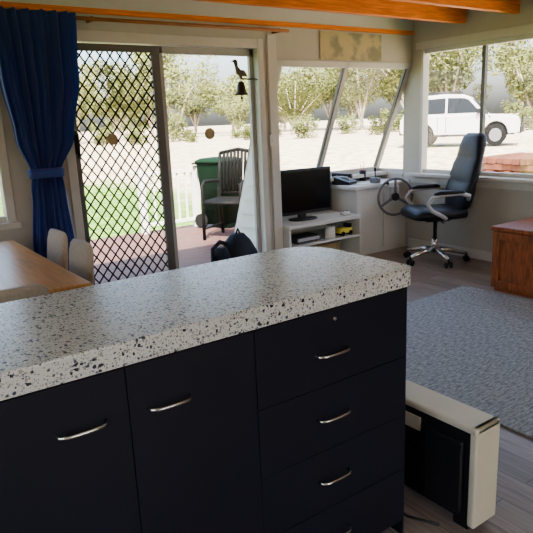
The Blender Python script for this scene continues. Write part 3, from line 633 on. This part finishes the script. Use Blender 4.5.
for j in range(5):
    for i in range(8):
        o_=random.uniform(-0.1,0.1)
        if j%2==0: tl.append((12.4+o_,14.4+o_,7.2+0.22*i,7.35+0.22*i,-0.35+0.14*j,-0.23+0.14*j))
        else: tl.append((12.4+0.27*i,12.58+0.27*i,7.1+o_,9.0+o_,-0.35+0.14*j,-0.23+0.14*j))
boxes('timber_stack',tl,M_tim)

# trees
def tree_mesh(name, hgt, spread, nleaf, leafmat, low=False, seed=1):
    R=random.Random(seed); bm=bmesh.new(); cl=[]
    nb=R.randint(4,6)
    for i in range(nb):
        a=2*math.pi*i/nb+R.uniform(-.4,.4); rr=spread*R.uniform(0.35,0.9)
        top=Vector((rr*math.cos(a),rr*math.sin(a),hgt*R.uniform(0.6,0.98)))
        mid=Vector((rr*0.35*math.cos(a),rr*0.35*math.sin(a),hgt*0.4))
        add_tube(bm,[(0,0,-0.3),(0.05*i/nb,0,hgt*0.12),mid,top],[0.11*hgt/5,0.08*hgt/5,0.05*hgt/5,0.015],6,mi=0)
        cl.append((top,spread*R.uniform(0.28,0.45))); cl.append((mid.lerp(top,0.55)+Vector((R.uniform(-.5,.5),R.uniform(-.5,.5),0)),spread*R.uniform(0.25,0.4)))
        cl.append((mid,spread*R.uniform(0.25,0.35)))
    if low:
        for i in range(6): cl.append((Vector((R.uniform(-1,1)*spread*.6,R.uniform(-1,1)*spread*.6,hgt*R.uniform(0.12,0.4))),spread*0.5))
    for i in range(nleaf):
        c_,r_=R.choice(cl)
        v=Vector((R.gauss(0,1),R.gauss(0,1),R.gauss(0,0.8))).normalized()*r_*(R.random()**0.4)
        p=c_+v; 
        if p.z<0.1: p.z=0.1+R.random()*0.3
        d1=Vector((R.gauss(0,1),R.gauss(0,1),R.gauss(0,1))).normalized(); d2=d1.orthogonal().normalized()
        s1=R.uniform(0.08,0.18); s2=s1*0.4
        f=bm.faces.new([bm.verts.new(p+d1*s1),bm.verts.new(p+d2*s2),bm.verts.new(p-d1*s1),bm.verts.new(p-d2*s2)]); f.material_index=1
    me=bpy.data.meshes.new(name); bm.to_mesh(me); bm.free(); me.materials.append(M_bark); me.materials.append(leafmat); return me
tm=[tree_mesh('gum_tree_mesh_%d'%i, 5.5, 2.6, 2600+300*i, M_leaf, seed=i*7+3) for i in range(6)]
sm=[tree_mesh('shrub_mesh_%d'%i, 2.2, 1.5, 1500, M_leaf2, True, seed=i+30) for i in range(3)]
R=random.Random(11)
def put(me,nm,x,y,sc):
    o=bpy.data.objects.new(nm,me); COL.objects.link(o); o.location=(x,y,gh(x,y)-0.05); o.rotation_euler=(0,0,R.uniform(0,6.28)); o.scale=(sc*R.uniform(0.9,1.3),sc,sc*R.uniform(0.8,1.15))
NT=42
for i in range(NT):
    a=math.radians(16+70*i/(NT-1)+R.uniform(-1.4,1.4)); rr=(56,66,76)[i%3]+R.uniform(-3,3)
    put(R.choice(tm),'gum_tree',rr*math.cos(a),rr*math.sin(a),R.uniform(0.7,1.8))
for i in range(26):
    a=math.radians(16+70*i/25+R.uniform(-1.2,1.2)); rr=(42,47)[i%2]+R.uniform(-1,1)
    put(R.choice(sm),'shrub',rr*math.cos(a),rr*math.sin(a),R.uniform(0.35,0.95))

# ---------------------------------------------------------------- light
W=bpy.data.worlds.new('World'); S.world=W; W.use_nodes=True; nt=W.node_tree
bg=nt.nodes['Background']; sk=nt.nodes.new('ShaderNodeTexSky'); sk.sky_type='NISHITA'; sk.sun_disc=False
sk.sun_elevation=math.radians(50); sk.sun_rotation=math.radians(200); sk.dust_density=5.0; sk.air_density=1.0; sk.ozone_density=1.0
nt.links.new(sk.outputs[0],bg.inputs['Color']); bg.inputs['Strength'].default_value=1.4
sd=bpy.data.lights.new('sun','SUN'); sd.energy=44.0; sd.angle=math.radians(0.6); sd.color=(1,0.94,0.84)
so=bpy.data.objects.new('sun',sd); COL.objects.link(so); so.location=(-5,-8,12)
so.rotation_euler=Vector((0.42,0.55,-1.0)).to_track_quat('-Z','Y').to_euler()

# ---------------------------------------------------------------- camera
cam=bpy.data.cameras.new('camera'); cam.lens=40.25; cam.sensor_width=36; cam.clip_start=0.05; cam.clip_end=500
co=bpy.data.objects.new('camera',cam); COL.objects.link(co)
fw=Vector((0.559,0.794,-0.2376)).normalized(); up=Vector((0.172,0.169,0.9705)); up=(up-fw*up.dot(fw)).normalized(); rt=fw.cross(up)
mw=Matrix(((rt.x,up.x,-fw.x,0),(rt.y,up.y,-fw.y,0),(rt.z,up.z,-fw.z,1.4),(0,0,0,1)))
co.matrix_world=mw
S.camera=co
